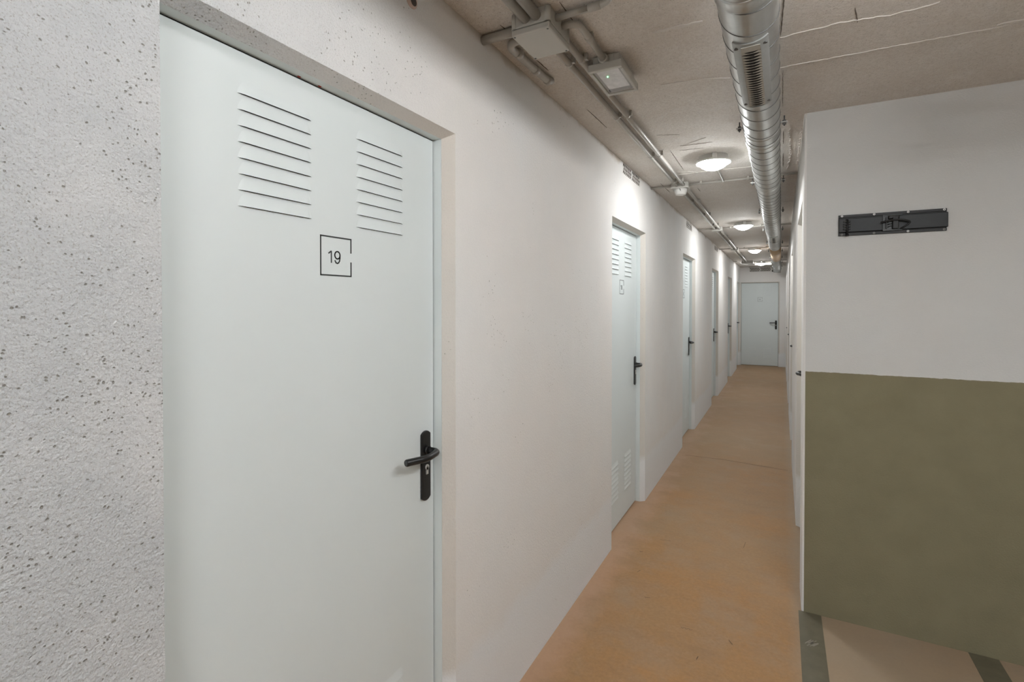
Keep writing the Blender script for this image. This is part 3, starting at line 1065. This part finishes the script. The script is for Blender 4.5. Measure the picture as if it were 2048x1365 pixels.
ln = m.build('lens', M['lens'], em)
m = MB()
m.box(-0.046, 0.046, 0.072, 0.098, -0.0567, -0.0559); m.box(-0.050, -0.041, -0.1, 0.098, -0.0567, -0.0559); m.box(0.044, 0.050, -0.1, 0.098, -0.0567, -0.0559)
m.build('lens_border', M['greyp'], ln)
m = MB(); m.lathe([(0.0018, -0.0580), (0.0018, -0.0560)], (-0.012, -0.045, 0), 'z', 12)
m.build('status_led', M['led'], ln)

# detector and its box
db = empty('motion_detector', (-0.695, 4.080, ZC), label='white motion detector hanging under a small square ceiling box', cat='detector')
m = MB(); m.box(-0.062, 0.062, -0.053, 0.053, -0.038, 0.0, bev=0.004)
m.box(-0.066, 0.066, -0.057, 0.057, -0.044, -0.034, bev=0.003)
m.build('box_body', M['box'], db)
m = MB(); m.lathe([(0.048, -0.044), (0.047, -0.060), (0.038, -0.086), (0.034, -0.088)], (0, 0.0, 0), 'z', 32)
c = m.build('detector_head', M['white'], db)
m = MB(); m.tube([(0.004, -0.0475, -0.052), (0.006, -0.0465, -0.064)], 0.0022, 8); m.tube([(-0.002, -0.0475, -0.050), (0.006, -0.0475, -0.052)], 0.0022, 8)
m.build('printed_mark', M['ink'], c)

def small_box(y, lab):
    r = empty('junction_box', (-0.692, y, ZC), label=lab, cat='junction box', group='small ceiling junction boxes')
    m = MB(); m.box(-0.055, 0.055, -0.040, 0.040, -0.034, 0.0, bev=0.004); m.build('box_body', M['box'], r)
    m = MB(); m.box(-0.058, 0.058, -0.043, 0.043, -0.044, -0.035, bev=0.003); m.build('box_lid', M['box'], r)
small_box(6.61, 'small grey ceiling box beside the second dome lamp')
small_box(9.13, 'small grey ceiling box beside the third dome lamp')

# cross conduits to the side walls
for i, (y, ly, lab) in enumerate([(4.080, 3.43, 'detector'), (6.61, 6.35, 'second ceiling box'), (9.13, 9.34, 'third ceiling box'), (11.95, 12.36, 'far ceiling box')]):
    hw = 0.060 if i < 3 else 0.160
    pipe('conduit', [(XL + 0.001, y, 2.448), (-0.692 - hw, y, 2.448)], 0.0085, M['pvc'], 'thin conduit from the left wall to the %s' % lab, 'thin cross conduits')
    o = pipe('conduit', [(-0.692 + hw, y, 2.4475), (XR - 0.001, y, 2.4475)], 0.0080, M['pvc'], 'thin conduit across the ceiling from the %s to the right wall' % lab, 'thin cross conduits',
             [(-0.545, y, 2.4475, 'x'), (-0.22, y, 2.4475, 'x')])
    s = 1 if ly < y else -1
    m = MB(); m.tube([(-0.39, y - s * 0.006, 2.4475), (-0.39, ly + s * 0.112, 2.4475)], 0.008, 12)
    m.build('branch_pipe', M['pvc'], o)

# far box, batten lamp housing and the pipe over the end wall vent
fb = empty('junction_box', (-0.65, 11.985, ZC), label='dark grey junction box near the end wall', cat='junction box')
m = MB(); m.box(-0.11, 0.11, -0.075, 0.075, -0.045, 0.0, bev=0.004); m.build('box_body', M['pvc'], fb)
m = MB(); m.box(-0.114, 0.114, -0.079, 0.079, -0.060, -0.046, bev=0.004); m.build('box_lid', M['pvc'], fb)
bl = empty('batten_housing', (-0.355, 12.62, ZC), label='long white ceiling housing behind the farthest dome lamp', cat='ceiling box')
m = MB(); m.box(-0.19, 0.17, -0.05, 0.05, -0.030, 0.0, bev=0.004); m.build('housing_base', M['box'], bl)
m = MB(); m.box(-0.18, 0.16, -0.045, 0.045, -0.058, -0.031, bev=0.006); m.build('housing_cover', M['white'], bl)
ep = [(-0.72, 13.80, 2.447), (-0.26, 13.80, 2.447), (-0.225, 13.80, 2.440), (-0.205, 13.80, 2.420), (-0.198, 13.80, 2.39), (-0.195, 13.80, 2.345)]
o = pipe('conduit', ep, 0.010, M['pvc'], 'grey conduit along the top of the end wall, bending down')
m = MB(); m.lathe([(0.014, 2.315), (0.016, 2.33), (0.014, 2.35)], (-0.195, 13.80, 0), 'z', 14); m.build('black_plug', M['black'], o)
ep = [(-0.82, 12.2, 2.446), (-0.80, 12.6, 2.446), (-0.72, 12.85, 2.446), (-0.55, 12.95, 2.446)]
pipe('conduit', ep, 0.012, M['white'], 'pale bent conduit in the left ceiling corner near the end wall')

# ------------------------------------------------------------------ black bracket on the wall facing the garage
br = empty('wall_bracket', (0.2385, YF, 1.850), label='black steel wall bracket with a latch lever and white rivets', cat='bracket')
m = MB()
m.box(0.0, 0.402, -0.004, 0.0, 0.0, 0.0985)
m.box(0.0, 0.402, -0.009, -0.004, 0.0865, 0.0985, bev=0.001, seg=1)
m.box(0.0, 0.402, -0.009, -0.004, 0.0, 0.0125, bev=0.001, seg=1)
m.build('back_rail', M['steelmat'], br)
m = MB()
m.box(0.028, 0.4055, -0.016, -0.004, 0.0155, 0.0815, bev=0.003)
m.build('cover_plate', M['steelblack'], br)
for i, x in enumerate((0.0135, 0.139, 0.265, 0.3925)):
    for j, z in enumerate((0.0062, 0.0932)):
        bright = j == 1 or i == 2
        b = MB()
        b.lathe([(0.0048, -0.0108), (0.0048, -0.009)], (x, 0, z), 'y', 16)
        b.mi = 1
        b.lathe([(0.0018, -0.0113), (0.0018, -0.0105)], (x, 0, z), 'y', 10)
        r = b.build('rivet', [M['rivet'] if bright else M['rivetdull'], M['dark']], br)
# hinge comb on the left
m = MB()
m.box(0.001, 0.030, -0.018, -0.004, 0.016, 0.081, bev=0.002)
for z in (0.030, 0.042, 0.054, 0.066):
    m.box(0.017, 0.047, -0.023, -0.016, z - 0.0035, z + 0.0035, bev=0.0015)
hg = m.build('hinge_comb', M['steelmat'], br)
m = MB()
m.tube([(0.034, -0.026, 0.075), (0.034, -0.026, 0.0)], 0.0042, 12)
m.lathe([(0.0062, -0.004), (0.0062, 0.004)], (0.034, -0.026, 0.0), 'z', 14)
m.box(0.030, 0.038, -0.026, -0.016, 0.070, 0.074)
m.box(0.030, 0.038, -0.026, -0.016, 0.012, 0.016)
m.build('hinge_pin', M['steelmat'], hg)
# latch
m = MB()
for a in ((0.170, 0.242, 0.0115, 0.0145), (0.170, 0.242, 0.0805, 0.0835), (0.170, 0.173, 0.0145, 0.0805)):
    m.box(a[0], a[1], -0.024, -0.015, a[2], a[3])
m.box(0.173, 0.225, -0.0175, -0.0155, 0.0145, 0.0805)
lt = m.build('latch_frame', M['greyplate'], br)
m = MB()
m.box(0.205, 0.228, -0.034, -0.016, 0.018, 0.072, bev=0.003)
m.box(0.190, 0.232, -0.030, -0.016, 0.064, 0.080, bev=0.004)
m.box(0.181, 0.186, -0.026, -0.016, 0.022, 0.074)
m.build('latch_block', M['steelmat'], lt)
m = MB()
for k in range(3):
    z = 0.028 + 0.011 * k
    m.tube([(0.188, -0.020, z), (0.197, -0.0225, z + 0.004), (0.206, -0.020, z + 0.005)], 0.0022, 8)
m.build('latch_spring', M['greyplate'], lt)
m = MB()
m.tube([(0.162, -0.030, 0.0495), (0.168, -0.034, 0.0505), (0.195, -0.037, 0.057), (0.222, -0.038, 0.0585), (0.250, -0.036, 0.054), (0.266, -0.034, 0.048), (0.2685, -0.033, 0.043),
        (0.262, -0.032, 0.036), (0.248, -0.030, 0.026), (0.236, -0.028, 0.018)], [0.0042, 0.0044, 0.0044, 0.0044, 0.0042, 0.004, 0.004, 0.004, 0.004, 0.0038], 12)
m.build('latch_lever', M['steelmat'], lt)
